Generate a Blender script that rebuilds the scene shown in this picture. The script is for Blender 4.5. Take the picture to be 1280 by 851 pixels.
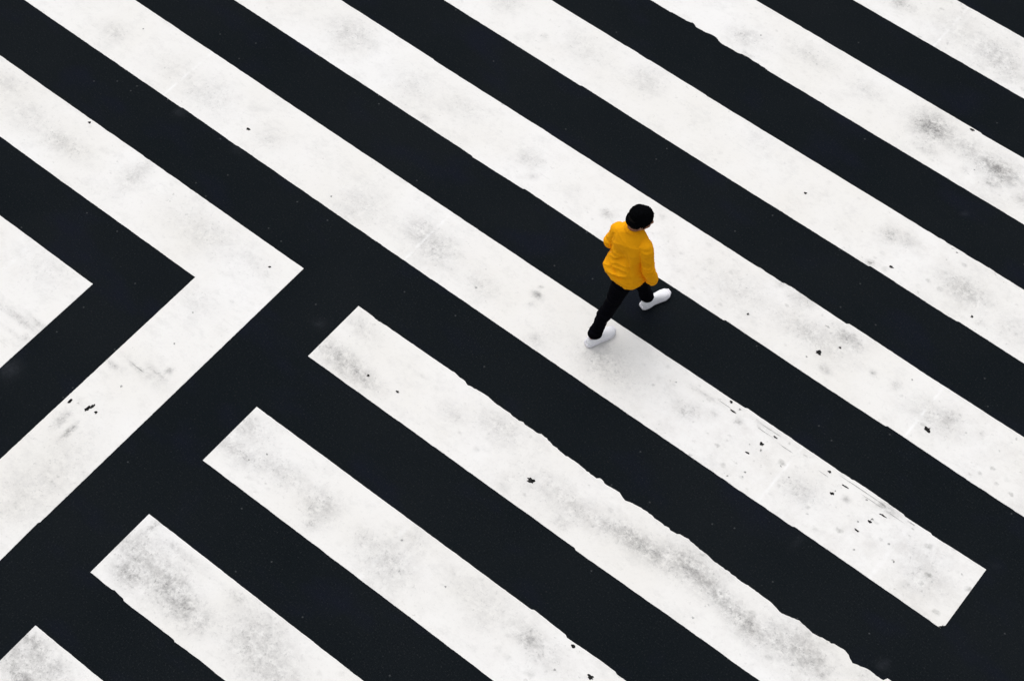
import bpy, bmesh, math, random
import numpy as np
from mathutils import Vector, Matrix, noise
random.seed(7)
for o in list(bpy.data.objects):
    bpy.data.objects.remove(o)
SC = bpy.context.scene
COL = SC.collection
R = math.radians

# ---------------------------------------------------------------- camera
cd = bpy.data.cameras.new("camera")
cam = bpy.data.objects.new("camera", cd)
COL.objects.link(cam)
cam.matrix_world = Matrix(((-0.7839222, 0.5377580, -0.3102939, -4.504),
                           (-0.6202427, -0.6560586, 0.4299838, 7.914),
                           (0.0276563, 0.5295314, 0.8478394, 14.05),
                           (0, 0, 0, 1)))
cd.sensor_fit = 'HORIZONTAL'
cd.sensor_width = 36.0
cd.lens = 36.0 * 2450.0 / 1280.0
cd.clip_start = 0.1
cd.clip_end = 1000.0
SC.camera = cam

# ---------------------------------------------------------------- light
SUN_EL, SUN_AZ = 68.0, 115.0     # azimuth of the direction towards the sun, from +Y clockwise
wd = bpy.data.worlds.new("World")
SC.world = wd
wd.use_nodes = True
nt = wd.node_tree
bg = nt.nodes["Background"]
sky = nt.nodes.new("ShaderNodeTexSky")
sky.sky_type = 'NISHITA'
sky.sun_disc = False
sky.sun_elevation = R(SUN_EL)
sky.sun_rotation = R(SUN_AZ)
sky.air_density = 1.0
sky.dust_density = 4.0
sky.ozone_density = 1.0
hs = nt.nodes.new("ShaderNodeHueSaturation")   # an overcast sky: nearly without colour
hs.inputs["Saturation"].default_value = 0.22
nt.links.new(sky.outputs[0], hs.inputs["Color"])
nt.links.new(hs.outputs[0], bg.inputs["Color"])
bg.inputs["Strength"].default_value = 0.15
sl = bpy.data.lights.new("sun", 'SUN')
sl.energy = 0.5
sl.angle = R(80)
sl.color = (1.0, 0.97, 0.93)
sun = bpy.data.objects.new("sun", sl)
COL.objects.link(sun)
sd = Vector((math.sin(R(SUN_AZ)) * math.cos(R(SUN_EL)), math.cos(R(SUN_AZ)) * math.cos(R(SUN_EL)), math.sin(R(SUN_EL))))
sun.rotation_euler = sd.to_track_quat('Z', 'Y').to_euler()
sun.location = sd * 30
SC.view_settings.view_transform = 'Standard'
SC.view_settings.look = 'None'
SC.view_settings.exposure = 0.09
SC.view_settings.gamma = 1.0
SC.view_settings.use_curve_mapping = False

# ---------------------------------------------------------------- helpers
def tag(o, label=None, cat=None, group=None, kind=None):
    if label: o["label"] = label
    if cat: o["category"] = cat
    if group: o["group"] = group
    if kind: o["kind"] = kind
    return o

def link(name, me, mats, parent=None, smooth=False):
    o = bpy.data.objects.new(name, me)
    COL.objects.link(o)
    me.name = name
    for m in (mats if isinstance(mats, (list, tuple)) else [mats]):
        me.materials.append(m)
    if smooth:
        me.polygons.foreach_set("use_smooth", [True] * len(me.polygons))
    if parent: o.parent = parent
    return o

class N:
    """short-hand for building a node tree"""
    def __init__(s, name):
        s.m = bpy.data.materials.new(name); s.m.use_nodes = True
        s.t = s.m.node_tree; s.b = s.t.nodes["Principled BSDF"]
        s.geo = s.t.nodes.new("ShaderNodeNewGeometry")
    def new(s, typ, ins=None, **kw):
        n = s.t.nodes.new(typ)
        for k, v in kw.items(): setattr(n, k, v)
        for k, v in (ins or {}).items():
            if isinstance(v, bpy.types.NodeSocket): s.t.links.new(v, n.inputs[k])
            else: n.inputs[k].default_value = v
        return n
    def pos(s, scale=(1, 1, 1), obj=False):
        src = s.new("ShaderNodeTexCoord").outputs["Object"] if obj else s.geo.outputs["Position"]
        return s.new("ShaderNodeVectorMath", {0: src, 1: scale}, operation='MULTIPLY').outputs[0]
    def noise(s, scale, detail=4, rough=.55, vec=None, dist=0.0):
        return s.new("ShaderNodeTexNoise", {"Vector": vec if vec else s.pos(), "Scale": scale, "Detail": detail, "Roughness": rough, "Distortion": dist}).outputs["Fac"]
    def ramp(s, f, a, b, lo=0.0, hi=1.0):
        return s.new("ShaderNodeMapRange", {0: f, 1: a, 2: b, 3: lo, 4: hi}).outputs[0]
    def math(s, op, a, b=0.0, clamp=False):
        n = s.new("ShaderNodeMath", {0: a, 1: b}, operation=op); n.use_clamp = clamp
        return n.outputs[0]
    def mix(s, f, a, b):
        n = s.new("ShaderNodeMix", data_type='RGBA')
        for i, v in ((0, f),(6, a),(7, b)):
            if isinstance(v, bpy.types.NodeSocket): s.t.links.new(v, n.inputs[i])
            else: n.inputs[i].default_value = v if i == 0 else (*v[:3], 1)
        return n.outputs[2]
    def attr(s, name):
        return s.new("ShaderNodeAttribute", attribute_name=name).outputs["Fac"]
    def bump(s, h, strength, dist):
        n = s.new("ShaderNodeBump", {"Height": h, "Strength": strength, "Distance": dist})
        s.t.links.new(n.outputs[0], s.b.inputs["Normal"])
    def done(s, color, rough=.9, spec=.2):
        for k, v in (("Base Color", color),("Roughness", rough),("Specular IOR Level", spec)):
            if isinstance(v, bpy.types.NodeSocket): s.t.links.new(v, s.b.inputs[k])
            else: s.b.inputs[k].default_value = (*v, 1) if k == "Base Color" else v
        return s.m

# ---------------------------------------------------------------- materials of the road
def mat_asphalt():
    n = N("asphalt")
    tone = n.noise(0.55, 5, .6)
    base = n.mix(n.ramp(tone, .38, .62),(.0050, .0074, .0094),(.0070, .0094, .0114))
    blue = n.ramp(n.noise(1.3, 3, .5, n.pos((1, 1.7, 1))), .54, .7, 0, .55)
    base = n.mix(blue, base, (.0066, .0084, .0165))
    grain = n.noise(70, 3, .7)
    base = n.mix(n.ramp(grain, .58, .80, 0, .75), base, (.046, .048, .050))
    base = n.mix(n.ramp(grain, .44, .28, 0, .75), base, (.002, .0025, .004))
    vor = n.new("ShaderNodeTexVoronoi", {"Vector": n.pos(), "Scale": 6.0, "Randomness": 1.0}, voronoi_dimensions='2D')
    pick = n.math('GREATER_THAN', n.new("ShaderNodeSeparateColor", {0: vor.outputs["Color"]}).outputs[0], .93)
    chip = n.math('MULTIPLY', n.ramp(vor.outputs["Distance"], .02, .06, 1, 0), pick)
    base = n.mix(n.math('MULTIPLY', chip, .30), base, (.14, .145, .15))
    sm = n.math('MULTIPLY', n.attr("smear"), n.ramp(n.noise(25, 4, .7), .3, .7, .3, 1.0), True)
    base = n.mix(n.math('MULTIPLY', sm, .2), base, (.20, .21, .25))
    n.bump(n.noise(110, 2, .6), .35, .004)
    return n.done(base, .95, .06)

def mat_paint():
    n = N("road_paint")
    d = n.attr("dirt")
    # the cast of the paint itself, patch by patch
    tone = n.noise(0.8, 4, .55)
    base = n.mix(n.ramp(tone, .35, .65),(.80, .785, .75),(.84, .832, .815))
    wear = n.ramp(n.noise(3.2, 9, .82, n.pos((1, 1.5, 1)), .1), .50, .72, 0, .42)
    base = n.mix(wear, base, (.55, .545, .53))
    # grime: attribute broken up by two scales of noise
    nz = n.noise(11, 8, .85, None, .15)
    g = n.math('MULTIPLY', d, n.ramp(nz, .38, .62, .08, 1.6))
    base = n.mix(n.math('MULTIPLY', g, .95, True), base, (.25, .245, .24))
    # peppering of small stones showing through where the paint is grimy
    fine = n.noise(30, 3, .8)
    pep = n.math('MULTIPLY', n.ramp(fine, .56, .68), n.math('ADD', n.math('MULTIPLY', d, 1.1), .06), True)
    base = n.mix(pep, base, (.20, .20, .20))
    grit = n.math('MULTIPLY', n.ramp(n.noise(13, 4, .8, n.pos((1, 1.3, 1))), .62, .70), n.ramp(n.noise(1.1, 3), .42, .60), True)
    base = n.mix(n.math('MULTIPLY', grit, .42), base, (.30, .30, .28))
    spv = n.new("ShaderNodeTexVoronoi", {"Vector": n.new("ShaderNodeVectorMath", {0: n.pos((1, 1.35, 1)), 1: n.new("ShaderNodeVectorMath", {0: n.new("ShaderNodeTexNoise", {"Vector": n.pos(), "Scale": 22.0}).outputs["Color"], 1: (.05, .05, 0)}, operation='MULTIPLY').outputs[0]}, operation='ADD').outputs[0], "Scale": 6.5, "Randomness": 1.0}, voronoi_dimensions='2D')
    spc = n.new("ShaderNodeSeparateColor", {0: spv.outputs["Color"]})
    size = n.ramp(n.math('POWER', spc.outputs[1], 2.2), 0, 1, .08, .34)
    spot = n.ramp(n.math('DIVIDE', spv.outputs["Distance"], size), .35, 1.0, 1, 0)
    spot = n.math('MULTIPLY', spot, n.math('GREATER_THAN', spc.outputs[0], .45))
    right = n.new("ShaderNodeSeparateXYZ", {0: n.geo.outputs["Position"]}).outputs[0]
    worn = n.math('MULTIPLY', n.ramp(n.noise(.7, 2), .40, .60, .25, 1), n.ramp(right, 1.0, -1.8, .30, 1.0))
    spot = n.math('MULTIPLY', n.math('MULTIPLY', spot, worn), n.ramp(n.noise(30, 3, .7), .35, .6, .4, 1))
    base = n.mix(n.math('MULTIPLY', n.math('MULTIPLY', worn, n.ramp(n.noise(5, 8, .8), .44, .66)), .26), base, (.50, .47, .44))
    base = n.mix(n.math('MULTIPLY', spot, n.ramp(spc.outputs[2], 0, 1, .12, .70)), base, (.30, .30, .285))
    scr = n.ramp(n.noise(5, 6, .75, n.pos((.5, 6, 1))), .60, .72)
    base = n.mix(n.math('MULTIPLY', n.math('MULTIPLY', scr, n.ramp(n.noise(.9, 3), .48, .62)), .22), base, (.35, .35, .34))
    base = n.mix(n.math('MULTIPLY', n.attr("seam"), n.ramp(n.noise(7, 4), .40, .62, 0, .55)), base, (.96, .96, .96))
    n.bump(n.noise(60, 3, .6), .15, .002)
    return n.done(base, .85, .12)

def mat_plain(name, col, rough=.9, spec=.2, var=.15, scale=30.0, bump=0.0):
    n = N(name)
    f = n.ramp(n.noise(scale, 4, .6), .3, .7)
    c = n.mix(f, tuple(v * (1 - var) for v in col), tuple(min(1, v * (1 + var)) for v in col))
    if bump: n.bump(n.noise(scale * 3, 3, .6), bump, .003)
    return n.done(c, rough, spec)

M_ASPHALT = mat_asphalt()
M_PAINT = mat_paint()
M_CHIP = mat_plain("worn_through_spot", (.018, .018, .018), .95, .05, .9, 60)
M_SCUFF = mat_plain("grey_spot", (.36, .36, .35), .95, .05, .6, 60)

# worn places on the paint (metres on the road): x, y, half sizes, strength
BLOBS = [(5.6, 0.49, 0.15, 0.12, 0.25),(4.85, 0.46, 0.25, 0.2, 0.12),(4.39, 0.47, 0.3, 0.2, 0.18),(3.65, 0.49, 0.15, 0.12, 0.22),(5.5, 1.69, 0.3, 0.2, 0.15),(5.04, 1.71, 0.3, 0.12, 0.28),(4.29, 1.55, 0.1, 0.3, 0.28),(5.9, 1.55, 0.25, 0.15, 0.2),(3.61, 1.62, 0.3, 0.2, 0.12),(3.9, -0.9, 0.25, 0.2, 0.32),(3.08, -0.79, 0.3, 0.2, 0.15),(2.72, -0.58, 0.1, 0.05, 0.25),(2.54, -0.9, 0.25, 0.15, 0.15),(2.53, 0.53, 0.25, 0.2, 0.22),(1.95, 0.41, 0.2, 0.15, 0.22),(1.69, -0.81, 0.15, 0.1, 0.25),(1.56, -0.68, 0.05, 0.05, 0.25),(0.81, -0.77, 0.06, 0.05, 0.45),(1.44, -2.23, 0.2, 0.2, 0.22),(2.48, -2.04, 0.03, 0.03, 0.35),(2.1, -2.14, 0.3, 0.2, 0.14),(3.03, -2.13, 0.15, 0.1, 0.25),(1.02, -3.23, 0.2, 0.12, 0.32),(0.42, -3.44, 0.3, 0.12, 0.22),(-0.21, -3.43, 0.2, 0.12, 0.17),(-0.91, -3.44, 0.22, 0.17, 0.8),(-1.0, -3.19, 0.15, 0.06, 0.35),(-1.63, -3.41, 0.25, 0.13, 0.75),(-1.67, -3.26, 0.12, 0.1, 0.4),(-1.98, -3.27, 0.1, 0.1, 0.4),(-1.3, -3.44, 0.4, 0.15, 0.28),(-1.4, -3.22, 0.05, 0.05, 0.25),(-1.25, -2.17, 0.1, 0.08, 0.3),(0.23, -2.31, 0.2, 0.15, 0.12),(-0.92, -4.56, 0.25, 0.2, 0.38),(0.15, -4.53, 0.2, 0.08, 0.42),(0.88, -3.07, 0.06, 0.03, 0.4),(-0.51, -4.59, 0.4, 0.3, 0.15),(-1.14, -4.49, 0.2, 0.2, 0.25),(3.32, 1.61, 0.35, 0.2, 0.18),(2.94, 2.19, 0.2, 0.15, 0.15),(2.83, 1.61, 0.25, 0.15, 0.12),(4.17, 2.76, 0.3, 0.2, 0.15),(3.06, 3.09, 0.1, 0.03, 0.4),(2.89, 2.98, 0.1, 0.02, 0.5),(2.72, 2.91, 0.15, 0.03, 0.35),(2.66, 2.83, 0.03, 0.05, 0.6),(2.73, 2.97, 0.2, 0.08, 0.22),(3.02, 3.73, 0.05, 0.12, 0.5),(2.89, 3.78, 0.03, 0.11, 0.85),(3.97, 3.26, 0.3, 0.04, 0.4),(3.82, 3.19, 0.15, 0.03, 0.35),(3.81, 3.35, 0.04, 0.04, 0.4),(3.91, 3.39, 0.15, 0.02, 0.25),(2.71, 4.1, 0.3, 0.5, 0.15),(2.75, 4.41, 0.3, 0.4, 0.15),(1.76, 3.98, 0.03, 0.1, 0.5),(1.69, 4.2, 0.35, 0.2, 0.42),(1.63, 4.38, 0.15, 0.12, 0.6),(1.33, 4.26, 0.25, 0.2, 0.5),(1.13, 4.31, 0.2, 0.15, 0.5),(0.93, 4.34, 0.15, 0.15, 0.35),(1.44, 3.99, 0.3, 0.05, 0.3),(0.81, 3.99, 0.12, 0.05, 0.3),(0.49, 4.27, 0.05, 0.05, 0.5),(0.47, 4.14, 0.35, 0.25, 0.33),(0.26, 4.27, 0.4, 0.2, 0.33),(1.78, 5.25, 0.25, 0.08, 0.5),(1.72, 5.43, 0.4, 0.2, 0.45),(1.63, 5.52, 0.12, 0.06, 0.9),(1.49, 5.3, 0.2, 0.12, 0.35),(1.82, 2.81, 0.3, 0.15, 0.28),(1.71, 3.05, 0.3, 0.1, 0.33),(1.3, 2.95, 0.4, 0.12, 0.28),(0.88, 2.98, 0.15, 0.15, 0.33),(0.81, 3.14, 0.08, 0.08, 0.35),(1.95, 0.42, 0.2, 0.15, 0.27),(1.72, 0.48, 0.25, 0.2, 0.32),(1.2, 0.52, 0.2, 0.12, 0.22),(0.75, 0.29, 0.06, 0.04, 0.65),(0.78, 0.21, 0.02, 0.02, 0.5),(0.74, 0.4, 0.03, 0.03, 0.3),(0.49, 0.66, 0.12, 0.1, 0.2),(-0.12, 0.46, 0.35, 0.2, 0.28),(-0.0, 0.49, 0.15, 0.1, 0.3),(1.64, 1.84, 0.3, 0.12, 0.48),(1.44, 1.87, 0.3, 0.1, 0.42),(1.7, 1.5, 0.2, 0.1, 0.22),(0.57, 1.65, 0.15, 0.1, 0.22),(0.21, 1.51, 0.25, 0.15, 0.28),(-0.15, 1.9, 0.1, 0.1, 0.15),(-0.45, 1.72, 0.4, 0.2, 0.18),(-0.72, 1.89, 0.1, 0.06, 0.28),(-0.78, 1.71, 0.3, 0.12, 0.32),(-1.02, 1.69, 0.12, 0.08, 0.32),(-1.27, 1.64, 0.3, 0.1, 0.6),(-1.46, 1.64, 0.3, 0.12, 0.4),(0.81, 2.98, 0.15, 0.15, 0.25),(0.39, 2.99, 0.15, 0.12, 0.22),(0.11, 3.03, 0.3, 0.2, 0.32),(0.09, 2.75, 0.15, 0.15, 0.2),(-0.7, 2.8, 0.4, 0.2, 0.18),(-0.77, 2.96, 0.15, 0.15, 0.15),(-1.15, 2.83, 0.15, 0.1, 0.5),(-1.33, 2.86, 0.2, 0.15, 0.25),(-1.74, 1.54, 0.3, 0.15, 0.52),(-1.87, 1.57, 0.25, 0.12, 0.42),(-2.1, 1.62, 0.2, 0.1, 0.48),(-2.32, 1.66, 0.2, 0.08, 0.65),(-2.47, 1.7, 0.2, 0.12, 0.42),(-2.78, 1.6, 0.35, 0.2, 0.45),(-2.95, 1.58, 0.2, 0.15, 0.38),(-3.08, 1.64, 0.04, 0.04, 0.6),(-3.34, 1.45, 0.15, 0.1, 0.2),(-2.06, 0.44, 0.2, 0.12, 0.33),(-3.12, 0.3, 0.3, 0.15, 0.18),(-3.27, 0.46, 0.25, 0.15, 0.28),(-3.2, 0.6, 0.1, 0.1, 0.2),(-2.71, 0.12, 0.12, 0.06, 0.4),(-1.29, -0.87, 0.4, 0.15, 0.33),(-1.55, -1.04, 0.2, 0.1, 0.48),(-1.57, -0.65, 0.08, 0.04, 0.4),(-1.91, -0.89, 0.03, 0.03, 0.5),(-2.13, -0.9, 0.05, 0.05, 0.35),(-1.06, -1.13, 0.1, 0.1, 0.3),(-2.57, -0.84, 0.3, 0.15, 0.28),(-2.65, -0.93, 0.08, 0.08, 0.5),(-2.94, -0.97, 0.03, 0.03, 0.4),(-0.54, -0.85, 0.4, 0.2, 0.18),(-0.82, -1.15, 0.06, 0.05, 0.4),(-0.97, -1.09, 0.1, 0.06, 0.25),(-1.12, -1.14, 0.05, 0.05, 0.3),(-1.28, -1.82, 0.04, 0.03, 0.8),(-1.26, -2.19, 0.1, 0.1, 0.3),(-1.41, -2.21, 0.12, 0.1, 0.28),(-2.08, -2.1, 0.3, 0.15, 0.42),(-2.35, -1.89, 0.05, 0.05, 0.3),(-2.59, -2.01, 0.2, 0.2, 0.15),(-0.91, 0.41, 0.12, 0.08, 0.4),(-0.94, 0.19, 0.15, 0.02, 0.4),(-1.1, 0.29, 0.05, 0.05, 0.3),(-1.51, 0.12, 0.15, 0.02, 0.4),(-1.31, 0.23, 0.03, 0.03, 0.7),(-2.4, 0.26, 0.04, 0.03, 0.7),(-2.65, 0.12, 0.04, 0.03, 0.6)]
DOTS = [(5.017, 1.393, 0.022, 0.015),(3.872, 0.54, 0.026, 0.02),(5.417, 0.29, 0.01, 0.01),(2.802, 0.628, 0.012, 0.012),(0.922, -3.344, 0.012, 0.01),(-1.21, -3.651, 0.032, 0.018),(-0.43, -2.082, 0.02, 0.016),(2.861, 3.191, 0.015, 0.013),(2.928, 3.522, 0.02, 0.04),(2.909, 3.477, 0.02, 0.03),(2.846, 3.504, 0.02, 0.018),(3.142, 3.648, 0.02, 0.045),(3.088, 3.564, 0.015, 0.035),(2.905, 2.289, 0.01, 0.01),(2.717, 1.53, 0.016, 0.013),(2.81, 2.614, 0.01, 0.01),(1.5, 2.907, 0.012, 0.012),(1.58, 3.039, 0.01, 0.01),(1.207, 0.568, 0.013, 0.012),(1.06, 1.787, 0.02, 0.016),(1.35, 1.824, 0.016, 0.015),(-0.314, 1.74, 0.05, 0.03),(0.157, 2.808, 0.012, 0.012),(-0.003, 3.028, 0.014, 0.013),(-0.369, 2.9, 0.012, 0.012),(-1.707, 2.786, 0.035, 0.025),(-1.457, 2.913, 0.012, 0.012),(-1.456, 2.669, 0.03, 0.02),(-2.032, 1.891, 0.015, 0.013),(-1.572, 0.274, 0.028, 0.02),(-1.601, 0.328, 0.015, 0.015),(-1.527, 0.417, 0.03, 0.01),(-1.499, 0.343, 0.01, 0.01),(-1.613, 0.577, 0.013, 0.01),(-1.623, 0.625, 0.01, 0.01),(-1.523, 0.698, 0.01, 0.01),(-1.812, 0.347, 0.014, 0.01),(-1.921, 0.392, 0.01, 0.01),(-2.151, 0.138, 0.02, 0.014),(-2.321, 0.17, 0.045, 0.01),(-2.276, 0.291, 0.022, 0.018),(-2.284, 0.257, 0.01, 0.01),(-2.525, 0.163, 0.012, 0.01),(-2.701, 0.198, 0.045, 0.01),(-2.655, 0.281, 0.014, 0.012),(-2.652, 0.312, 0.022, 0.018),(-2.577, 0.373, 0.012, 0.012),(-2.615, 0.443, 0.028, 0.01),(-2.88, 0.383, 0.015, 0.012),(-2.688, 0.603, 0.012, 0.012),(-2.994, 0.49, 0.01, 0.01),(-0.762, -0.699, 0.016, 0.013),(-1.446, -0.76, 0.038, 0.03),(-2.561, -0.709, 0.04, 0.03),(-1.452, -1.897, 0.024, 0.02),(-2.27, -1.904, 0.02, 0.018),(-1.817, -2.394, 0.012, 0.01),(-2.207, -1.036, 0.012, 0.01),(-1.151, 0.108, 0.02, 0.015),(-1.209, 0.169, 0.04, 0.01),(-1.247, 0.119, 0.014, 0.012),(-1.625, 0.153, 0.032, 0.012),(-0.681, 0.243, 0.01, 0.01),(-1.561, -0.917, 0.018, 0.012),(-1.367, -1.027, 0.03, 0.009),(-1.466, -3.272, 0.01, 0.01),(-1.389, -0.662, 0.012, 0.01),(-2.438, 0.112, 0.3, 0.0035),(-2.583, 0.145, 0.16, 0.003),(-2.784, 0.148, 0.1, 0.003),(-1.546, 0.12, 0.16, 0.003),(-1.523, 0.168, 0.1, 0.003),(-1.741, 0.184, 0.1, 0.0035),(-2.128, 0.185, 0.08, 0.003),(2.883, 2.979, 0.1, 0.004),(-2.929, 0.113, 0.06, 0.004),(-1.113, 0.159, 0.08, 0.003)]
FE = [(1.864, 1.357),(0.817, 1.345),(0.709, 1.356),(0.651, 1.375),(0.554, 1.355),(0.435, 1.346),(0.367, 1.362),(0.157, 1.363),(-0.192, 1.353),(-0.371, 1.379),(-0.552, 1.389),(-0.671, 1.383),(-0.935, 1.377),(-1.005, 1.402),(-1.081, 1.39),(-1.207, 1.369),(-1.313, 1.38),(-1.463, 1.382),(-1.618, 1.365),(-1.795, 1.381),(-1.927, 1.394),(-2.135, 1.399),(-2.435, 1.405),(-2.545, 1.429),(-2.694, 1.394),(-2.839, 1.414),(-2.966, 1.387),(-3.105, 1.38),(-3.208, 1.417),(-3.347, 1.393),(-3.474, 1.398)]
DE = [(1.736, -3.042),(1.58, -3.044),(1.5, -3.056),(1.449, -3.031),(1.34, -3.039),(1.255, -3.056),(1.154, -3.028),(1.023, -3.025),(0.876, -3.045),(0.633, -3.039)]

# ---------------------------------------------------------------- road
def axis(lo, hi, step, far, fstep):
    a = list(np.arange(lo, hi + 1e-6, step))
    left = []; x = lo; s = step
    while x > -far:
        s *= 1.35; x -= s; left.append(max(x, -far))
    right = []; x = hi; s = step
    while x < far:
        s *= 1.35; x += s; right.append(min(x, far))
    return np.array(left[::-1] + a + right)

def blob_sum(X, Y, items):
    v = np.zeros_like(X)
    for bx, by, rx, ry, s in items:
        q = ((X - bx) / (rx * .85)) ** 2 + ((Y - by) / (ry * .85)) ** 2
        v = np.maximum(v, s * np.exp(-q)) + 0.35 * np.minimum(v, s * np.exp(-q))
    return np.minimum(v, 1.0)

def grid_mesh(xs, ylo, yhi, nc):
    """rows along x, nc+1 columns between the edges; returns verts array and faces"""
    t = np.linspace(0, 1, nc + 1)
    X = np.repeat(xs[:, None], nc + 1, 1)
    Y = ylo[:, None] * (1 - t) + yhi[:, None] * t
    V = np.stack([X.ravel(), Y.ravel()], 1)
    n = nc + 1
    F = [(i * n + j, (i + 1) * n + j, (i + 1) * n + j + 1, i * n + j + 1) for i in range(len(xs) - 1) for j in range(nc)]
    return V, F

SMEARS = [(-3.63, 0, .02, .02, .5),(-3.4, 1.28, .05, .04, .55),(-1.65, -2.79, .015, .015, .6),(-2.13, -2.78, .015, .015, .6),
          (3.7, 3.65, .1, .1, .5),(2.0, 1.69, .06, .05, .3),(4.48, .78, .05, .06, .45),(3.79, .76, .06, .05, .3),
          (-2.29, .82, .03, .09, .2)]
xs = axis(-5, 8, .05, 150, 10); ys = axis(-6, 6.5, .05, 150, 10)
GX, GY = np.meshgrid(xs, ys, indexing='ij')
V = np.stack([GX.ravel(), GY.ravel(), np.zeros(GX.size)], 1)
n_ = len(ys)
F = [(i * n_ + j, (i + 1) * n_ + j, (i + 1) * n_ + j + 1, i * n_ + j + 1) for i in range(len(xs) - 1) for j in range(n_ - 1)]
me = bpy.data.meshes.new("road")
me.from_pydata(V.tolist(), [], F)
at = me.attributes.new("smear", 'FLOAT', 'POINT')
at.data.foreach_set("value", blob_sum(V[:, 0], V[:, 1], SMEARS).astype(np.float32))
tag(link("road", me, M_ASPHALT), "dark asphalt road under the zebra crossing", None, None, "structure")

def edge(y, seed, jogs=(), pts=None, amp=.0022):
    """an edge of the paint: a straight line with the steps where one painted length meets the next, a chewed profile where it is worn"""
    def f(x):
        x = np.asarray(x, float)
        v = np.full(x.shape, float(y))
        for jx, dy, w in jogs:       # step that fades out again over w metres
            v = v + np.where((x < jx) & (x > jx - w), dy * (1 - (jx - x) / w), 0)
        if pts:
            px = [p[0] for p in pts][::-1]; py = [p[1] for p in pts][::-1]
            inside = (x > px[0]) & (x < px[-1])
            v = np.where(inside, np.interp(x, px, py), v)
        k = np.array([noise.noise(Vector((a * 9, seed * 3.1, 0))) + .8 * noise.noise(Vector((a * 30, seed * 7.7, 5))) + .6 * noise.noise(Vector((a * 1.2, seed, 9))) + 1.1 * (noise.cell(Vector((a * 16, seed * 5, 1))) - .5) * max(0, noise.noise(Vector((a * .8, seed * 2.3, 4))) * 3) for a in x.ravel()])
        if pts:
            k = k + np.where((x > px[0]) & (x < min(px[-1], pts[1][0])), 1, 0) * np.array([1.6 * noise.noise(Vector((a * 22, seed, 2))) + 2.4 * abs(noise.noise(Vector((a * 55, seed, 4)))) + 2.2 * (noise.cell(Vector((a * 11 + 2 * noise.noise(Vector((a * 3, 0, 0))), seed, 1))) - .5) for a in x.ravel()])
        return v + amp * k * (1.6 if pts else 1.0)
    return f

XF = list(np.arange(-3.65, 7.2, .02))
def xr(lo, hi):
    a = [lo] + [v for v in XF if lo + .004 < v < hi - .004]
    if hi > 7.2: a += list(np.arange(7.4, hi - .01, .3))
    return np.array(a + [hi])

def stripe(name, grids, label, dots=True, end_skew=None):
    VV = []; FF = []; k = 0
    for g in grids:
        v, f = grid_mesh(*g)
        VV.append(v); FF += [tuple(i + k for i in q) for q in f]; k += len(v)
    VV = np.concatenate(VV)
    if end_skew: VV[:, 0] = end_skew(VV)
    bm = bmesh.new()
    vs = [bm.verts.new((a, b, .004)) for a, b in VV]
    for q in FF: bm.faces.new([vs[i] for i in q])
    bmesh.ops.remove_doubles(bm, verts=bm.verts, dist=.0012)
    be = [e for e in bm.edges if e.is_boundary]
    r = bmesh.ops.extrude_edge_only(bm, edges=be)
    for e in r["geom"]:
        if isinstance(e, bmesh.types.BMVert): e.co.z = .0006
    bmesh.ops.recalc_face_normals(bm, faces=bm.faces)
    pl = np.array([v.co[:] for v in bm.verts])
    x0, x1, y0, y1 = pl[:, 0].min(), pl[:, 0].max(), pl[:, 1].min(), pl[:, 1].max()
    # spots where the paint is gone or something is stuck to it
    for q in DOTS:
        if not (x0 < q[0] < x1 and any(q[0] > g[0].min() - .01 and q[0] < g[0].max() + .01 and
                np.interp(q[0], g[0], g[1]) < q[1] < np.interp(q[0], g[0], g[2]) for g in grids)): continue
        m = 13; rnd = random.Random(int(q[0] * 977 + q[1] * 131))
        ring = []
        for i in range(m):
            a = 2 * math.pi * i / m; s = rnd.uniform(.45, 1.15) * .9
            ring.append(bm.verts.new((q[0] + q[2] * s * math.cos(a), q[1] + q[3] * s * math.sin(a), .0062)))
        fc = bm.faces.new(ring); fc.material_index = 1 if min(q[2], q[3]) > .0095 and max(q[2], q[3]) > .0155 else 2
        if fc.normal.z < 0: fc.normal_flip()
    me = bpy.data.meshes.new(name)
    bm.to_mesh(me); bm.free()
    P = np.zeros(len(me.vertices) * 3); me.vertices.foreach_get("co", P); P = P.reshape(-1, 3)
    me.attributes.new("dirt", 'FLOAT', 'POINT').data.foreach_set("value", blob_sum(P[:, 0], P[:, 1], BLOBS).astype(np.float32))
    sm = np.zeros(len(P))
    for sx, cy in SEAMS:
        sm = np.maximum(sm, np.exp(-((P[:, 0] - sx) / .011) ** 2) * (abs(P[:, 1] - cy) < .7))
    me.attributes.new("seam", 'FLOAT', 'POINT').data.foreach_set("value", sm.astype(np.float32))
    ob = link(name, me, [M_PAINT, M_CHIP, M_SCUFF])
    return tag(ob, label, "road marking", GROUP_NOW)

SEAMS = [(-.41, -4.6),(1.87, .42),(4.73, .42),(-1.85, .42),(-2.92, .42),(-2.45, -.85),(4.46, 2.9),(.2, 2.95)]
NC = 32
GROUP_NOW = "long white stripes of the zebra crossing"
END = -3.65
def long_stripe(y0, y1, seed, label, j0=(), j1=(), p0=None, p1=None, hi=12.0, lo=END, skew=None, amp=.0022, name="crosswalk_stripe"):
    x = xr(lo, hi)
    return stripe(name, [(x, edge(y0, seed, j0, p0, amp)(x), edge(y1, seed + 50, j1, p1, amp)(x), NC)], label, end_skew=skew)

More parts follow.
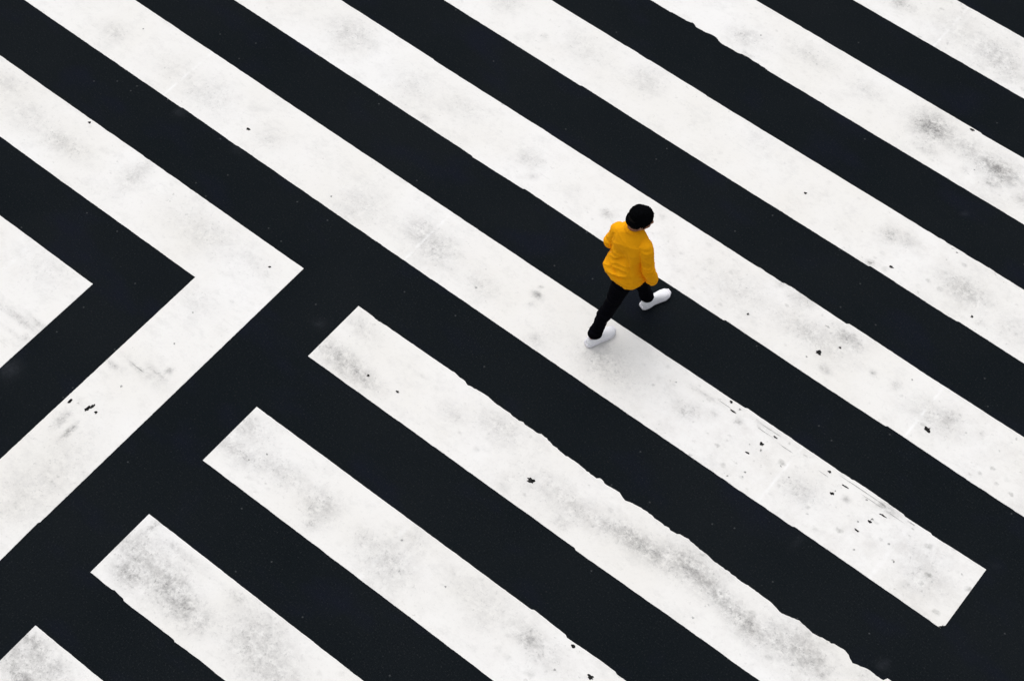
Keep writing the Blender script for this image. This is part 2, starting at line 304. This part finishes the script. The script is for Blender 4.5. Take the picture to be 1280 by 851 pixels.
long_stripe(-4.912, -4.276, 1, "white crossing stripe cut by the top right corner of the picture", j0=[(.4, .006, 1.2)])
long_stripe(-3.675, -3.035, 2, "white crossing stripe with two dark smudges near the right edge of the picture", p1=DE, amp=.0013, j0=[(-1.3, .008, .6)])
long_stripe(-2.428, -1.778, 3, "white crossing stripe between the one behind the black hat and the one with dark smudges", j1=[(1.87, -.010, .7),(-1.29, -.012, .6),(-2.19, -.010, .7)], j0=[(.9, .004, 2)])
long_stripe(-1.155, -.515, 4, "white crossing stripe directly behind the person's black hat, with two black specks at right",
            j0=[(-.82, -.010, .6),(-1.47, -.016, .8),(3.1, .006, 1.2)], j1=[(2.13, .010, .5),(1.54, -.010, .8),(-.64, -.012, .9),(-2.28, -.012, .8)])
def skA(VV):
    x = VV[:, 0].copy()
    m = x < -3.4
    cut = np.clip((VV[:, 1] - .70) / .045, 0, 1) * .045      # the clipped lower corner
    x[m] = np.where(x[m] < -3.599, -3.604 + cut[m], x[m])
    return x
A_LO = -3.604
long_stripe(.082, .742, 5, "white crossing stripe under the person's rear shoe, its square end showing at lower right",
            j0=[(-1.28, -.010, .9),(-2.34, -.010, .5),(-2.83, .010, .5),(-3.1, .010, .5)], j1=[(4.5, -.008, .7),(3.82, -.006, 1.4),(-2.2, -.010, 1.3)], lo=A_LO, skew=skA)
GROUP_NOW = "short white stripes beginning at the diagonal gap"
long_stripe(1.357, 1.995, 6, "white stripe with the chewed ragged upper edge starting beside the chevron tip", p0=FE, j1=[(-.96, .012, 1)], hi=1.864)
long_stripe(2.630, 3.275, 7, "white stripe with small nicks, between the ragged stripe and the grimy-ended one",
            j0=[(-1.01, -.012, .33),(-1.35, .014, .3),(-1.84, .010, .5)], hi=1.866)
long_stripe(3.900, 4.557, 8, "white stripe whose upper left end is speckled with grey grime", j1=[(1.63, -.012, .14),(1.5, .012, .5),(.96, .010, .25)], hi=1.864)
long_stripe(5.140, 5.78, 9, "white stripe of which only the grimy tip shows at the bottom left corner", hi=1.872)

def chevron(xo, yo, w, seed, label, top=12.0):
    x1 = xr(xo, top)
    y2 = yo + w
    xm = [v for v in x1 if v < xo + w - .004] + [xo + w]
    a1 = np.array(sorted(set(list(x1) + [xo + w])))
    eo = edge(yo, seed); ei = edge(y2, seed + 3)
    yi = np.where(a1 <= xo + w, y2, ei(a1) + (y2 - float(ei(np.array([xo + w]))[0])))
    g1 = (a1, eo(a1), yi, NC)
    # second arm: built with x as the cross direction
    yv = np.concatenate([np.arange(y2, 5.4, .02), np.arange(5.6, 10, .3)])
    nz = [.002 * noise.noise(Vector((b * 14, seed, 3))) + .002 * noise.noise(Vector((b * 40, seed, 1))) for b in yv]
    return g1, xm, yv, nz

def chevron_obj(xo, yo, w, seed, label, jog=None):
    global GROUP_NOW
    g1, xm, yv, nz = chevron(xo, yo, w, seed, label)
    xm = np.array(xm)
    VV, FF = grid_mesh(*g1)
    n = len(xm); k = len(VV)
    A = []
    for i, b in enumerate(yv):
        e0 = nz[i] if i else 0; e1 = -nz[-1 - i] if i else 0
        if jog and jog[0] < b < jog[0] + .5: e0 += jog[1] * (1 - (b - jog[0]) / .5)
        t = (xm - xo) / w
        A.append(np.stack([xm + e0 * (1 - t) + e1 * t, np.full(n, b)], 1))
    A = np.concatenate(A)
    FF = FF + [(k + i * n + j, k + i * n + j + 1, k + (i + 1) * n + j + 1, k + (i + 1) * n + j) for i in range(len(yv) - 1) for j in range(n - 1)]
    VV = np.concatenate([VV, A])
    # one surface: give stripe() the ready-made grid
    return VV, FF

def stripe_raw(name, VV, FF, label, inside):
    bm = bmesh.new()
    vs = [bm.verts.new((a, b, .004)) for a, b in VV]
    for q in FF:
        f = bm.faces.new([vs[i] for i in q])
    bmesh.ops.remove_doubles(bm, verts=bm.verts, dist=.0012)
    bmesh.ops.recalc_face_normals(bm, faces=bm.faces)
    r = bmesh.ops.extrude_edge_only(bm, edges=[e for e in bm.edges if e.is_boundary])
    for e in r["geom"]:
        if isinstance(e, bmesh.types.BMVert): e.co.z = .0006
    for q in DOTS:
        if not inside(q[0], q[1]): continue
        m = 13; rnd = random.Random(int(q[0] * 977 + q[1] * 131))
        ring = []
        for i in range(m):
            a = 2 * math.pi * i / m; s = rnd.uniform(.45, 1.15) * .9
            ring.append(bm.verts.new((q[0] + q[2] * s * math.cos(a), q[1] + q[3] * s * math.sin(a), .0062)))
        fc = bm.faces.new(ring); fc.material_index = 1 if min(q[2], q[3]) > .0095 and max(q[2], q[3]) > .0155 else 2
    me = bpy.data.meshes.new(name)
    bm.to_mesh(me); bm.free()
    P = np.zeros(len(me.vertices) * 3); me.vertices.foreach_get("co", P); P = P.reshape(-1, 3)
    me.attributes.new("dirt", 'FLOAT', 'POINT').data.foreach_set("value", blob_sum(P[:, 0], P[:, 1], BLOBS).astype(np.float32))
    sm = np.zeros(len(P))
    for sx, cy in SEAMS:
        sm = np.maximum(sm, np.exp(-((P[:, 0] - sx) / .012) ** 2) * (abs(P[:, 1] - cy) < .7))
    me.attributes.new("seam", 'FLOAT', 'POINT').data.foreach_set("value", sm.astype(np.float32))
    return tag(link(name, me, [M_PAINT, M_CHIP, M_SCUFF]), label, "road marking", GROUP_NOW)

GROUP_NOW = "white angled chevron bands at left"
VV, FF = chevron_obj(2.480, 1.356, .656, 31, "", (4.5, .010))
stripe_raw("chevron_marking", VV, FF, "broad white band bent into a large chevron, with black specks on its lower arm",
           lambda x, y: (x > 2.48 and 1.356 < y < 2.01) or (2.48 < x < 3.14 and y >= 2.01))
VV, FF = chevron_obj(3.762, 2.617, .648, 37, "")
stripe_raw("chevron_marking", VV, FF, "white chevron tip with grey scrape lines at the left edge of the picture",
           lambda x, y: x > 3.762 and y > 2.617)

# ---------------------------------------------------------------- the walking person
# local frame: x to the person's right, y forward, z up
def superring(c, ax, ay, a, b, n=28, p=2.3):
    out = []
    for i in range(n):
        t = 2 * math.pi * i / n
        ct, st = math.cos(t), math.sin(t)
        out.append(c + ax * (a * math.copysign(abs(ct) ** (2 / p), ct)) + ay * (b * math.copysign(abs(st) ** (2 / p), st)))
    return out

def add_loft(bm, rings, cap=True):
    R_ = [[bm.verts.new(v) for v in r] for r in rings]
    n = len(R_[0])
    for a, b in zip(R_, R_[1:]):
        for i in range(n): bm.faces.new((a[i], a[(i + 1) % n], b[(i + 1) % n], b[i]))
    if cap:
        bm.faces.new(R_[0][::-1]); bm.faces.new(R_[-1])

def torso_loft(bm, secs, p=2.4, n=36):
    """secs: (x, y, z, half width, half depth, yaw in degrees)"""
    rings = []
    for x, y, z, a, b, w in secs:
        c, s = math.cos(R(w)), math.sin(R(w))
        rings.append(superring(Vector((x, y, z)), Vector((c, s, 0)), Vector((-s, c, 0)), a, b, n, p))
    add_loft(bm, rings)

def spline(pts, k=6):
    """Catmull-Rom through (x,y,z,r,...) tuples"""
    P = [np.array(p, float) for p in pts]; P = [2 * P[0] - P[1]] + P + [2 * P[-1] - P[-2]]
    out = []
    for i in range(1, len(P) - 2):
        for j in range(k):
            t = j / k
            out.append(.5 * ((2 * P[i]) + (-P[i - 1] + P[i + 1]) * t + (2 * P[i - 1] - 5 * P[i] + 4 * P[i + 1] - P[i + 2]) * t * t + (-P[i - 1] + 3 * P[i] - 3 * P[i + 1] + P[i + 2]) * t ** 3))
    out.append(P[-2])
    return out

def limb_loft(bm, pts, n=20, k=6, flat=1.0, ref=(1, 0, 0), ball=True):
    """pts: (x,y,z,radius); tube that tapers; rounded ends"""
    Q = spline(pts, k)
    C_ = [Vector(q[:3]) for q in Q]; r_ = [float(q[3]) for q in Q]
    T = [(C_[min(i + 1, len(C_) - 1)] - C_[max(i - 1, 0)]).normalized() for i in range(len(C_))]
    rings = []
    rf = Vector(ref)
    def ring(c, t, r):
        ax = (rf - t * rf.dot(t)).normalized(); ay = t.cross(ax)
        return superring(c, ax, ay, r, r * flat, n, 2.0)
    if ball:
        for a in (80, 55, 28): rings.append(ring(C_[0] - T[0] * r_[0] * math.sin(R(a)), T[0], r_[0] * math.cos(R(a))))
    for c, t, r in zip(C_, T, r_): rings.append(ring(c, t, r))
    if ball:
        for a in (28, 55, 80): rings.append(ring(C_[-1] + T[-1] * r_[-1] * math.sin(R(a)), T[-1], r_[-1] * math.cos(R(a))))
    add_loft(bm, rings)

def add_ball(bm, c, rx, ry, rz, rot=None, seg=24):
    m = Matrix.Translation(c) @ (rot.to_4x4() if rot else Matrix()) @ Matrix.Diagonal((rx, ry, rz, 1))
    bmesh.ops.create_uvsphere(bm, u_segments=seg, v_segments=seg // 2, radius=1, matrix=m)

def fuse(bm, voxel, smooth=6, fac=.5):
    """union of the overlapping volumes as one skin"""
    me = bpy.data.meshes.new("tmp"); bm.to_mesh(me); bm.free()
    o = bpy.data.objects.new("tmp", me); COL.objects.link(o)
    r = o.modifiers.new("r", 'REMESH'); r.mode = 'VOXEL'; r.voxel_size = voxel; r.adaptivity = 0
    if smooth:
        s = o.modifiers.new("s", 'SMOOTH'); s.iterations = smooth; s.factor = fac
    dg = bpy.context.evaluated_depsgraph_get(); dg.update()
    out = bpy.data.meshes.new_from_object(o.evaluated_get(dg), depsgraph=dg)
    bpy.data.objects.remove(o); bpy.data.meshes.remove(me)
    out.materials.clear()
    return out

def displace(me, fn):
    """push every vertex along its normal by fn(co, normal)"""
    nv = len(me.vertices)
    co = [v.co.copy() for v in me.vertices]; no = [v.normal.copy() for v in me.vertices]
    for i, v in enumerate(me.vertices):
        d = fn(co[i], no[i])
        v.co = co[i] + (d if isinstance(d, Vector) else no[i] * d)
    me.update()

M_SKIN = mat_plain("skin", (.36, .17, .10), .6, .3, .08, 40)
M_SWEAT = mat_plain("yellow_knit", (1.0, .41, .006), .95, .05, .05, 60, .25)
M_RIB = mat_plain("yellow_rib_knit", (1.0, .39, .006), .95, .05, .06, 90, .3)
M_TROU = mat_plain("black_cotton", (.0025, .0026, .0042), .95, .02, .3, 45, .2)
M_CAP = mat_plain("black_knit", (.0020, .0022, .0028), .97, .03, .3, 70, .4)
M_HAIR = mat_plain("dark_hair", (.006, .004, .003), .7, .1, .3, 80)
M_SHOE = mat_plain("white_mesh_shoe", (.90, .90, .93), .8, .15, .05, 80, .2)
M_SOLE = mat_plain("white_rubber_sole", (.76, .75, .79), .6, .2, .05, 50)
M_LACE = mat_plain("shoe_lace", (.85, .85, .87), .8, .1, .05, 80)
M_EYE = mat_plain("eye_white", (.75, .73, .70), .3, .5, .03, 50)
M_IRIS = mat_plain("dark_iris", (.02, .012, .008), .2, .5, .1, 50)
M_LIP = mat_plain("lips", (.30, .09, .07), .6, .3, .1, 50)

HEAD = Vector((.016, -.030, 1.515))
HROT = Matrix.Rotation(R(-26), 3, 'Z') @ Matrix.Rotation(R(-12), 3, 'X')     # turned a little right, chin down
def hp(x, y, z): return HEAD + HROT @ Vector((x, y, z))

# joints
SH_L, EL_L, WR_L = Vector((-.122, -.122, 1.300)), Vector((-.180, -.148, 1.070)), Vector((-.165, -.00, .885))
SH_R, EL_R, WR_R = Vector((.146, -.058, 1.305)), Vector((.196, -.042, 1.045)), Vector((.180, .035, .815))
HIP_L, KN_L, AN_L = Vector((-.088, -.095, .845)), Vector((-.062, .125, .475)), Vector((-.035, .225, .095))
HIP_R, KN_R, AN_R = Vector((.042, -.128, .845)), Vector((.026, -.238, .468)), Vector((.020, -.394, .105))

def hand(bm, w, d, side, palm_n):
    """palm, four unequal curled fingers and a thumb; w wrist, d direction of the hand, palm_n the way the palm faces"""
    d = d.normalized(); pn = (palm_n - d * palm_n.dot(d)).normalized(); s = d.cross(pn).normalized() * side   # s towards the thumb
    for k in range(5):
        f = (k - 2) / 2
        limb_loft(bm, [(*(w + s * f * .008), .018),(*(w + d * .045 + s * f * .026), .0135),(*(w + d * .085 + s * f * .029), .0115)], 12, 4)
    for k, (ln, cu) in enumerate(((.060, .55),(.074, .65),(.070, .75),(.055, .9))):
        f = (1.5 - k) / 1.5
        b = w + d * .085 + s * f * .029
        p1 = b + (d + pn * cu * .35).normalized() * ln * .42
        p2 = p1 + (d + pn * cu * 1.2).normalized() * ln * .32
        p3 = p2 + (d * .8 + pn * cu * 2.0).normalized() * ln * .26
        limb_loft(bm, [(*b, .0095),(*p1, .0088),(*p2, .0082),(*p3, .0072)], 10, 3)
    t0 = w + d * .022 + s * .022
    t1 = t0 + (d * .6 + s * .75 + pn * .3).normalized() * .036
    t2 = t1 + (d * .9 + s * .25 + pn * .45).normalized() * .030
    t3 = t2 + (d + pn * .5).normalized() * .022
    limb_loft(bm, [(*t0, .014),(*t1, .0115),(*t2, .0098),(*t3, .0085)], 10, 3)

def make_body():
    bm = bmesh.new()
    # head
    add_ball(bm, hp(0, -.012, .022), .066, .084, .080, HROT, 32)
    add_ball(bm, hp(0, .018, -.045), .057, .066, .070, HROT, 24)
    limb_loft(bm, [(*hp(0, .070, -.092), .020),(*hp(0, .074, -.090), .019)], 14, 2)           # chin
    for s in (-1, 1):
        add_ball(bm, hp(s * .078, -.012, -.012), .010, .022, .033, HROT @ Matrix.Rotation(R(s * 18), 3, 'Z'), 16)   # ear
        add_ball(bm, hp(s * .038, .060, -.030), .020, .018, .018, HROT, 12)                    # cheekbone
        limb_loft(bm, [(*hp(s * .012, .086, .018), .009),(*hp(s * .045, .070, .016), .009)], 10, 3)   # brow
    limb_loft(bm, [(*hp(0, .084, .010), .008),(*hp(0, .096, -.015), .010),(*hp(0, .104, -.034), .013)], 12, 4)   # nose
    for s in (-1, 1): add_ball(bm, hp(s * .012, .092, -.037), .009, .011, .008, HROT, 10)
    limb_loft(bm, [(*hp(-.022, .079, -.062), .007),(*hp(0, .088, -.060), .009),(*hp(.022, .079, -.062), .007)], 10, 4)
    # neck and trunk
    limb_loft(bm, [(-.002, -.085, 1.34, .066),(-.004, -.072, 1.42, .058),(*hp(0, -.028, -.05), .055)], 22, 5)
    torso_loft(bm, [(0, -.075, .80, .15, .10, 2),(0, -.075, .88, .155, .105, 4),(0, -.075, 1.0, .135, .09, 6),(0, -.080, 1.15, .132, .088, 10),
                    (0, -.085, 1.25, .138, .088, 13),(0, -.085, 1.32, .120, .070, 14),(0, -.08, 1.385, .075, .055, 14)])
    for a, b, c in ((SH_L, EL_L, WR_L),(SH_R, EL_R, WR_R)):
        limb_loft(bm, [(a.x * .9, a.y, a.z - .025, .042),(*(a.lerp(b, .5)), .034),(*b, .029),(*(b.lerp(c, .4)), .029),(*c, .023)], 18, 6)
    # hands slid towards the trouser pockets
    hand(bm, WR_L, Vector((.80, .20, -.35)), 1, Vector((.3, -.2, .9)))
    hand(bm, WR_R, Vector((-.85, -.05, -.25)), -1, Vector((-.3, 0, .9)))
    for h, k, a in ((HIP_L, KN_L, AN_L),(HIP_R, KN_R, AN_R)):
        limb_loft(bm, [(*h, .085),(*(h.lerp(k, .5)), .068),(*k, .046),(*(k.lerp(a, .35) + Vector((0, -.008, 0))), .043),(*(k.lerp(a, .8)), .034),(*a, .033)], 22, 6)
    # feet (inside the shoes)
    for a in (AN_L, AN_R):
        g = Vector((a.x, a.y, .05))
        limb_loft(bm, [(g.x, g.y - .030, .052, .020),(g.x, g.y + .02, .055, .024),(g.x, g.y + .09, .046, .018),(g.x, g.y + .15, .040, .013)], 16, 4, flat=.8)
    me = fuse(bm, .0045, 4)
    return me

def sweater_fn(co, no):
    p = co; z = p.z
    low = max(0, min(1, (1.36 - z) / .30))
    back = max(0, -no.y)
    def crease(u, w):              # a pinched valley with a soft roll beside it
        return -math.exp(-(u / w) ** 2) + .55 * math.exp(-((u - 1.8 * w) / (1.3 * w)) ** 2)
    f = (1 - abs(noise.noise(Vector((p.x * 5 + p.z * 3, p.y * 5, p.z * 12 - p.x * 5))))) ** 3 * .015 - .008
    f += noise.noise(Vector((p.x * 15 + p.z * 6, p.y * 9, p.z * 8 + 3.3))) * .005 + noise.noise(p * 38) * .0015
    w = .006 * noise.noise(p * 9)
    # long slanting creases across the back
    f += back * .006 * crease((z - 1.10) - .9 * (p.x - .03) + w, .016) * math.exp(-((p.x - .05) / .09) ** 2)
    f += back * .013 * crease((z - .97) + .55 * (p.x + .02) + w, .015) * math.exp(-((p.x + .03) / .11) ** 2)
    f += back * .015 * crease((z - .90) - .25 * p.x + w, .013) * math.exp(-((p.x - .04) / .10) ** 2)
    # pull lines down from the right armpit and the left one
    f += .020 * crease((p.x - .105) + .25 * (z - 1.1) + w, .015) * math.exp(-((z - 1.06) / .13) ** 2) * back
    f += .015 * crease(-(p.x + .110) + .15 * (z - 1.1) + w, .013) * math.exp(-((z - 1.12) / .12) ** 2) * back
    hol = math.exp(-((p.x - .04) / .055) ** 2 - ((z - 1.13) / .10) ** 2) * -.034 * back
    bil = math.exp(-((p.x + .07) / .09) ** 2 - ((z - .905) / .055) ** 2) * .028 * back
    return f * (.3 + .7 * low) + hol + bil

def make_sweater():
    bm = bmesh.new()
    torso_loft(bm, [(.006, -.096, .795, .160, .128, 3),(.006, -.098, .825, .172, .146, 3),(.002, -.100, .900, .176, .152, 5),(-.004, -.094, 1.00, .160, .136, 8),
                    (0, -.090, 1.12, .155, .124, 11),(0, -.088, 1.22, .158, .118, 13),(0, -.088, 1.29, .160, .106, 14),(0, -.086, 1.350, .132, .086, 15),
                    (0, -.082, 1.395, .092, .072, 15),(0, -.080, 1.420, .070, .064, 15)], 2.3, 44)
    me = fuse(bm, .006, 4)
    displace(me, sweater_fn)
    # open the neck: nothing to cut, the collar ring covers the top
    return me

def make_sleeve(a, b, c, s):
    bm = bmesh.new()
    limb_loft(bm, [(a.x - s * .035, a.y, a.z + .004, .060),(*(a.lerp(b, .10)), .062),(*(a.lerp(b, .3)), .061),(*(a.lerp(b, .65)), .055),(*b, .052),(*(b.lerp(c, .45)), .051),(*(b.lerp(c, .82)), .052),(*(b.lerp(c, 1.0)), .046)], 28, 6)
    me = fuse(bm, .006, 4)
    ax = (c - a).normalized()
    def fn(p, n):
        t = (p - a).dot(ax)
        near = math.exp(-((p - b).length / .09) ** 2)                  # the crush of folds inside the elbow
        f = near * .008 * math.sin(t * 170 + 3 * noise.noise(p * 14))
        f += noise.noise(Vector((p.x * 10, p.y * 10 + p.z * 9, p.z * 24))) * .010
        f += math.exp(-((p - c).length / .06) ** 2) * .005 * math.sin(t * 260)
        f += noise.noise(p * 40) * .002
        return f
    displace(me, fn)
    return me

def ring_band(c0, c1, ax, ay, a0, b0, a1, b1, thick, ribs, depth, n=96):
    """a knitted band with ribs between two levels"""
    bm = bmesh.new()
    rings = []
    prof = [(0, -thick),(.0, 0),(.25, .35 * thick),(.75, .35 * thick),(1, 0),(1, -thick)]
    for t, off in prof:
        c = c0.lerp(c1, t); ring = []
        for i in range(n):
            an = 2 * math.pi * i / n
            k = off + depth * (1 if (i * ribs * 2 // n) % 2 else 0) * (1 if 0 < t < 1 else .3)
            a = a0 + (a1 - a0) * t + k; b = b0 + (b1 - b0) * t + k
            ring.append(c + ax * (a * math.cos(an)) + ay * (b * math.sin(an)))
        rings.append(ring)
    add_loft(bm, rings, cap=False)
    bmesh.ops.recalc_face_normals(bm, faces=bm.faces)
    me = bpy.data.meshes.new("band"); bm.to_mesh(me); bm.free()
    return me

def make_trousers():
    bm = bmesh.new()
    torso_loft(bm, [(-.015, -.105, .74, .100, .085, 0),(-.012, -.100, .79, .145, .105, 0),(-.006, -.092, .86, .155, .112, 3),(0, -.078, .93, .145, .100, 4)], 2.2, 36)
    for h, k, a in ((HIP_L, KN_L, AN_L),(HIP_R, KN_R, AN_R)):
        e = k.lerp(a, .90) + Vector((0, -.002, .012))
        limb_loft(bm, [(*h, .090),(*(h.lerp(k, .35)), .082),(*(h.lerp(k, .7)), .069),(*k, .062),(*(k.lerp(a, .35) + Vector((0, -.010, 0))), .059),(*(k.lerp(a, .7)), .053),(*(k.lerp(a, .88)), .056),(*e, .052)], 24, 6)
    me = fuse(bm, .007, 4)
    def fn(p, n):
        low = max(0, min(1, (.30 - p.z) / .12))
        f = noise.noise(Vector((p.x * 9, p.y * 9, p.z * 12))) * .008
        f += low * .011 * math.sin(p.z * 150 + 2.5 * noise.noise(p * 12))
        f += (1 - abs(noise.noise(Vector((p.x * 6 + p.z * 8, p.y * 6, p.z * 14))))) ** 3 * .008 * (1 - low) - .003
        return f
    displace(me, fn)
    return me

def make_cap():
    bm = bmesh.new()
    add_ball(bm, hp(0, -.016, .046), .087, .101, .088, HROT, 40)
    add_ball(bm, hp(0, -.052, .006), .083, .076, .076, HROT, 32)
    add_ball(bm, HEAD + Vector((-.062, -.100, .030)), .042, .042, .042, None, 24)       # the slack tip at the back
    me = fuse(bm, .0055, 5)
    # cut away what lies below the rim (a slanting plane: low at the nape, above the brows in front)
    b = bmesh.new(); b.from_mesh(me)
    pl = hp(0, 0, .020); nrm = (HROT @ Vector((0, -.30, -1))).normalized()
    bmesh.ops.bisect_plane(b, geom=b.verts[:] + b.edges[:] + b.faces[:], plane_co=pl, plane_no=nrm, clear_outer=True)
    hole = [e for e in b.edges if e.is_boundary]
    bmesh.ops.holes_fill(b, edges=hole)
    b.to_mesh(me); b.free(); me.update()
    inv = HROT.transposed()
    def fn(p, n):
        q = inv @ (p - HEAD)
        an = math.atan2(q.x, q.y + .02)
        f = .0030 * math.sin(an * 34) + noise.noise(p * 21) * .008 + noise.noise(p * 50) * .004
        return f
    displace(me, fn)
    return me

def make_cap_brim():
    bm = bmesh.new(); n = 96; rings = []
    for t, off in ((-.030, -.008),(-.030, .004),(-.020, .008),(.012, .008),(.022, .004),(.022, -.006)):
        ring = []
        for i in range(n):
            an = 2 * math.pi * i / n
            rx, ry = .081, .094
            x, y = rx * math.sin(an), ry * math.cos(an) - .018
            z = .024 + t + .30 * y
            k = off + .003 * math.sin(an * 34)
            ring.append(hp(x * (1 + k / rx),(y + .018) * (1 + k / ry) - .018, z))
        rings.append(ring)
    add_loft(bm, rings + [rings[0]], cap=False)
    bmesh.ops.recalc_face_normals(bm, faces=bm.faces)
    me = bpy.data.meshes.new("brim"); bm.to_mesh(me); bm.free(); return me

def make_hair():
    bm = bmesh.new()
    add_ball(bm, hp(0, -.040, -.014), .081, .076, .066, HROT, 28)
    for s in (-1, 1): add_ball(bm, hp(s * .074, .010, .000), .010, .018, .034, HROT, 12)    # sideburn
    me = fuse(bm, .006, 2)
    displace(me, lambda p, n: noise.noise(Vector((p.x * 60, p.y * 60, p.z * 20))) * .004)
    return me

# shoe: outline half-widths along its length (0 heel .. 1 toe)
def foot_w(t, side):
    """outline offsets (inner, outer) of the sole at t; side +1 right foot: outer is +x"""
    ins = np.interp(t, [0, .06, .2, .4, .6, .75, .9, 1], [.022, .037, .042, .036, .042, .050, .043, .018])
    out = np.interp(t, [0, .06, .2, .4, .6, .75, .9, 1], [.022, .037, .043, .044, .051, .054, .044, .014])
    return (ins, out)
def shoe_parts(side, L=.290):
    # sole
    bm = bmesh.new(); n = 30
    T = [0.5 - .5 * math.cos(math.pi * i / n) for i in range(n + 1)]
    def outline(gr, z, lift=0):
        pts = []
        for t in T: pts.append((foot_w(t, side)[1] + gr, t))
        for t in reversed(T): pts.append((-(foot_w(t, side)[0] + gr), t))
        return [Vector((side * w * (1 if True else 0), t * (L + 2 * gr) - gr, z + lift * max(0, t - .72) ** 2)) for w, t in pts]
    add_loft(bm, [outline(-.003, .0, .22), outline(.003, .006, .22), outline(.005, .018, .24), outline(.002, .030, .26), outline(-.006, .033, .26)])
    bmesh.ops.recalc_face_normals(bm, faces=bm.faces)
    sole = bpy.data.meshes.new("sole"); bm.to_mesh(sole); bm.free()
    # upper
    bm = bmesh.new(); rings = []
    for i in range(25):
        t = .5 - .5 * math.cos(math.pi * i / 24); t = .012 + .976 * t
        i_, o_ = foot_w(t, side)
        top = np.interp(t, [0, .03, .12, .28, .40, .55, .75, .9, 1], [.062, .090, .100, .098, .096, .086, .072, .062, .036])
        zb = .024 + .26 * max(0, t - .72) ** 2
        ring = []
        for k in range(24):
            an = 2 * math.pi * k / 24
            cx, sz = math.cos(an), math.sin(an)
            w = (o_ if cx > 0 else i_) * math.copysign(abs(cx) ** .8, cx)
            nar = 1 - .30 * max(0, sz) * np.interp(t, [0, .4, .7, 1], [1, 1, .6, .2])
            ring.append(Vector((side * w * nar, t * L, zb + (top - zb) * max(0, sz) ** .75 if sz > 0 else zb + .004 * sz)))
        rings.append(ring)
    add_loft(bm, rings)
    bmesh.ops.recalc_face_normals(bm, faces=bm.faces)
    upper = bpy.data.meshes.new("upper"); bm.to_mesh(upper); bm.free()
    # laces
    bm = bmesh.new()
    for j in range(5):
        t = .42 + j * .055
        top = np.interp(t, [.40, .55, .75], [.092, .078, .060]) + .0015
        s = 1 if j % 2 else -1
        limb_loft(bm, [(-.020, t * L - .004 * s, top - .006, .0026),(0, t * L, top + .002, .0028),(.022, t * L + .004 * s, top - .006, .0026)], 8, 4, ref=(0, 0, 1))
    lac = bpy.data.meshes.new("laces"); bm.to_mesh(lac); bm.free()
    # padded collar of the ankle opening
    bm = bmesh.new(); rings = []
    for k in range(29):
        an = 2 * math.pi * k / 28
        c = Vector((.031 * math.cos(an), .062 + .046 * math.sin(an), .092 + .006 * math.sin(an + 1.2) - .008 * abs(math.cos(an)))); rad = Vector((math.cos(an), math.sin(an), 0))
        rings.append([c + rad * (.0075 * math.cos(u)) + Vector((0, 0, .008 * math.sin(u))) for u in [2 * math.pi * q / 8 for q in range(8)]])
    add_loft(bm, rings, cap=False)
    bmesh.ops.remove_doubles(bm, verts=bm.verts, dist=.0002)
    bmesh.ops.recalc_face_normals(bm, faces=bm.faces)
    col = bpy.data.meshes.new("collar"); bm.to_mesh(col); bm.free()
    return upper, sole, lac, col

person = link("person", make_body(), M_SKIN, smooth=True)
tag(person, "person in yellow sweater, black trousers, black knit hat and white shoes striding over the crossing", "person")

sweater = link("sweater", make_sweater(), M_SWEAT, person, True)
link("hem", ring_band(Vector((.006, -.096, .788)), Vector((.006, -.098, .843)), Vector((1, .05, 0)).normalized(), Vector((-.05, 1, 0)).normalized(), .158, .127, .171, .144, .012, 48, .0025, 192), M_RIB, sweater, True)
for a, e, w, s in ((SH_L, EL_L, WR_L, -1),(SH_R, EL_R, WR_R, 1)):
    slv = link("sleeve", make_sleeve(a, e, w, s), M_SWEAT, sweater, True)
    d = (w - e).normalized(); ax = d.cross(Vector((0, 1, 0))).normalized(); ay = d.cross(ax)
    link("cuff", ring_band(w - d * .035, w + d * .022, ax, ay, .050, .050, .038, .038, .012, 20, .002), M_RIB, slv, True)
cdn = Vector((-.002, .13, 1)).normalized(); ax = Vector((1, .25, 0)).normalized(); ay = cdn.cross(ax)
link("collar", ring_band(Vector((0, -.082, 1.398)), Vector((-.002, -.078, 1.430)), ax, ay, .074, .070, .064, .062, .010, 32, .0018, 128), M_RIB, sweater, True)

link("trousers", make_trousers(), M_TROU, person, True)
hat = link("knit_hat", make_cap(), M_CAP, person, True)
link("brim", make_cap_brim(), M_CAP, hat, True)
link("hair", make_hair(), M_HAIR, person, True)
for s in (-1, 1):
    bm = bmesh.new(); add_ball(bm, hp(s * .031, .070, -.002), .0120, .0120, .0095, HROT, 20)
    me = bpy.data.meshes.new("eye"); bm.to_mesh(me); bm.free()
    ey = link("eye", me, M_EYE, person, True)
    bm = bmesh.new(); add_ball(bm, hp(s * .031, .0795, -.003), .0055, .0038, .0055, HROT, 16)
    me = bpy.data.meshes.new("iris"); bm.to_mesh(me); bm.free()
    link("iris", me, M_IRIS, ey, True)
bm = bmesh.new(); limb_loft(bm, [(*hp(-.020, .086, -.0625), .0028),(*hp(0, .096, -.0605), .0045),(*hp(.020, .086, -.0625), .0028)], 10, 5)
me = bpy.data.meshes.new("mouth"); bm.to_mesh(me); bm.free()
link("mouth", me, M_LIP, person, True)

for side, a, yaw, lift in ((-1, AN_L, -2, 0),(1, AN_R, -1, 2.5)):
    up, so, la, co = shoe_parts(side)
    sh = link("shoe", up, M_SHOE, person, True)
    sh.location = (a.x, a.y - .062, .001)
    sh.rotation_euler = (R(-lift), 0, R(yaw))
    if lift: sh.location.z += .003 + .29 * .72 * math.sin(R(lift))
    link("sole", so, M_SOLE, sh, False)
    link("laces", la, M_LACE, sh, True)
    link("ankle_collar", co, M_SHOE, sh, True)

person.location = (0, 0, 0.004)
person.rotation_euler = (0, 0, R(162.5))
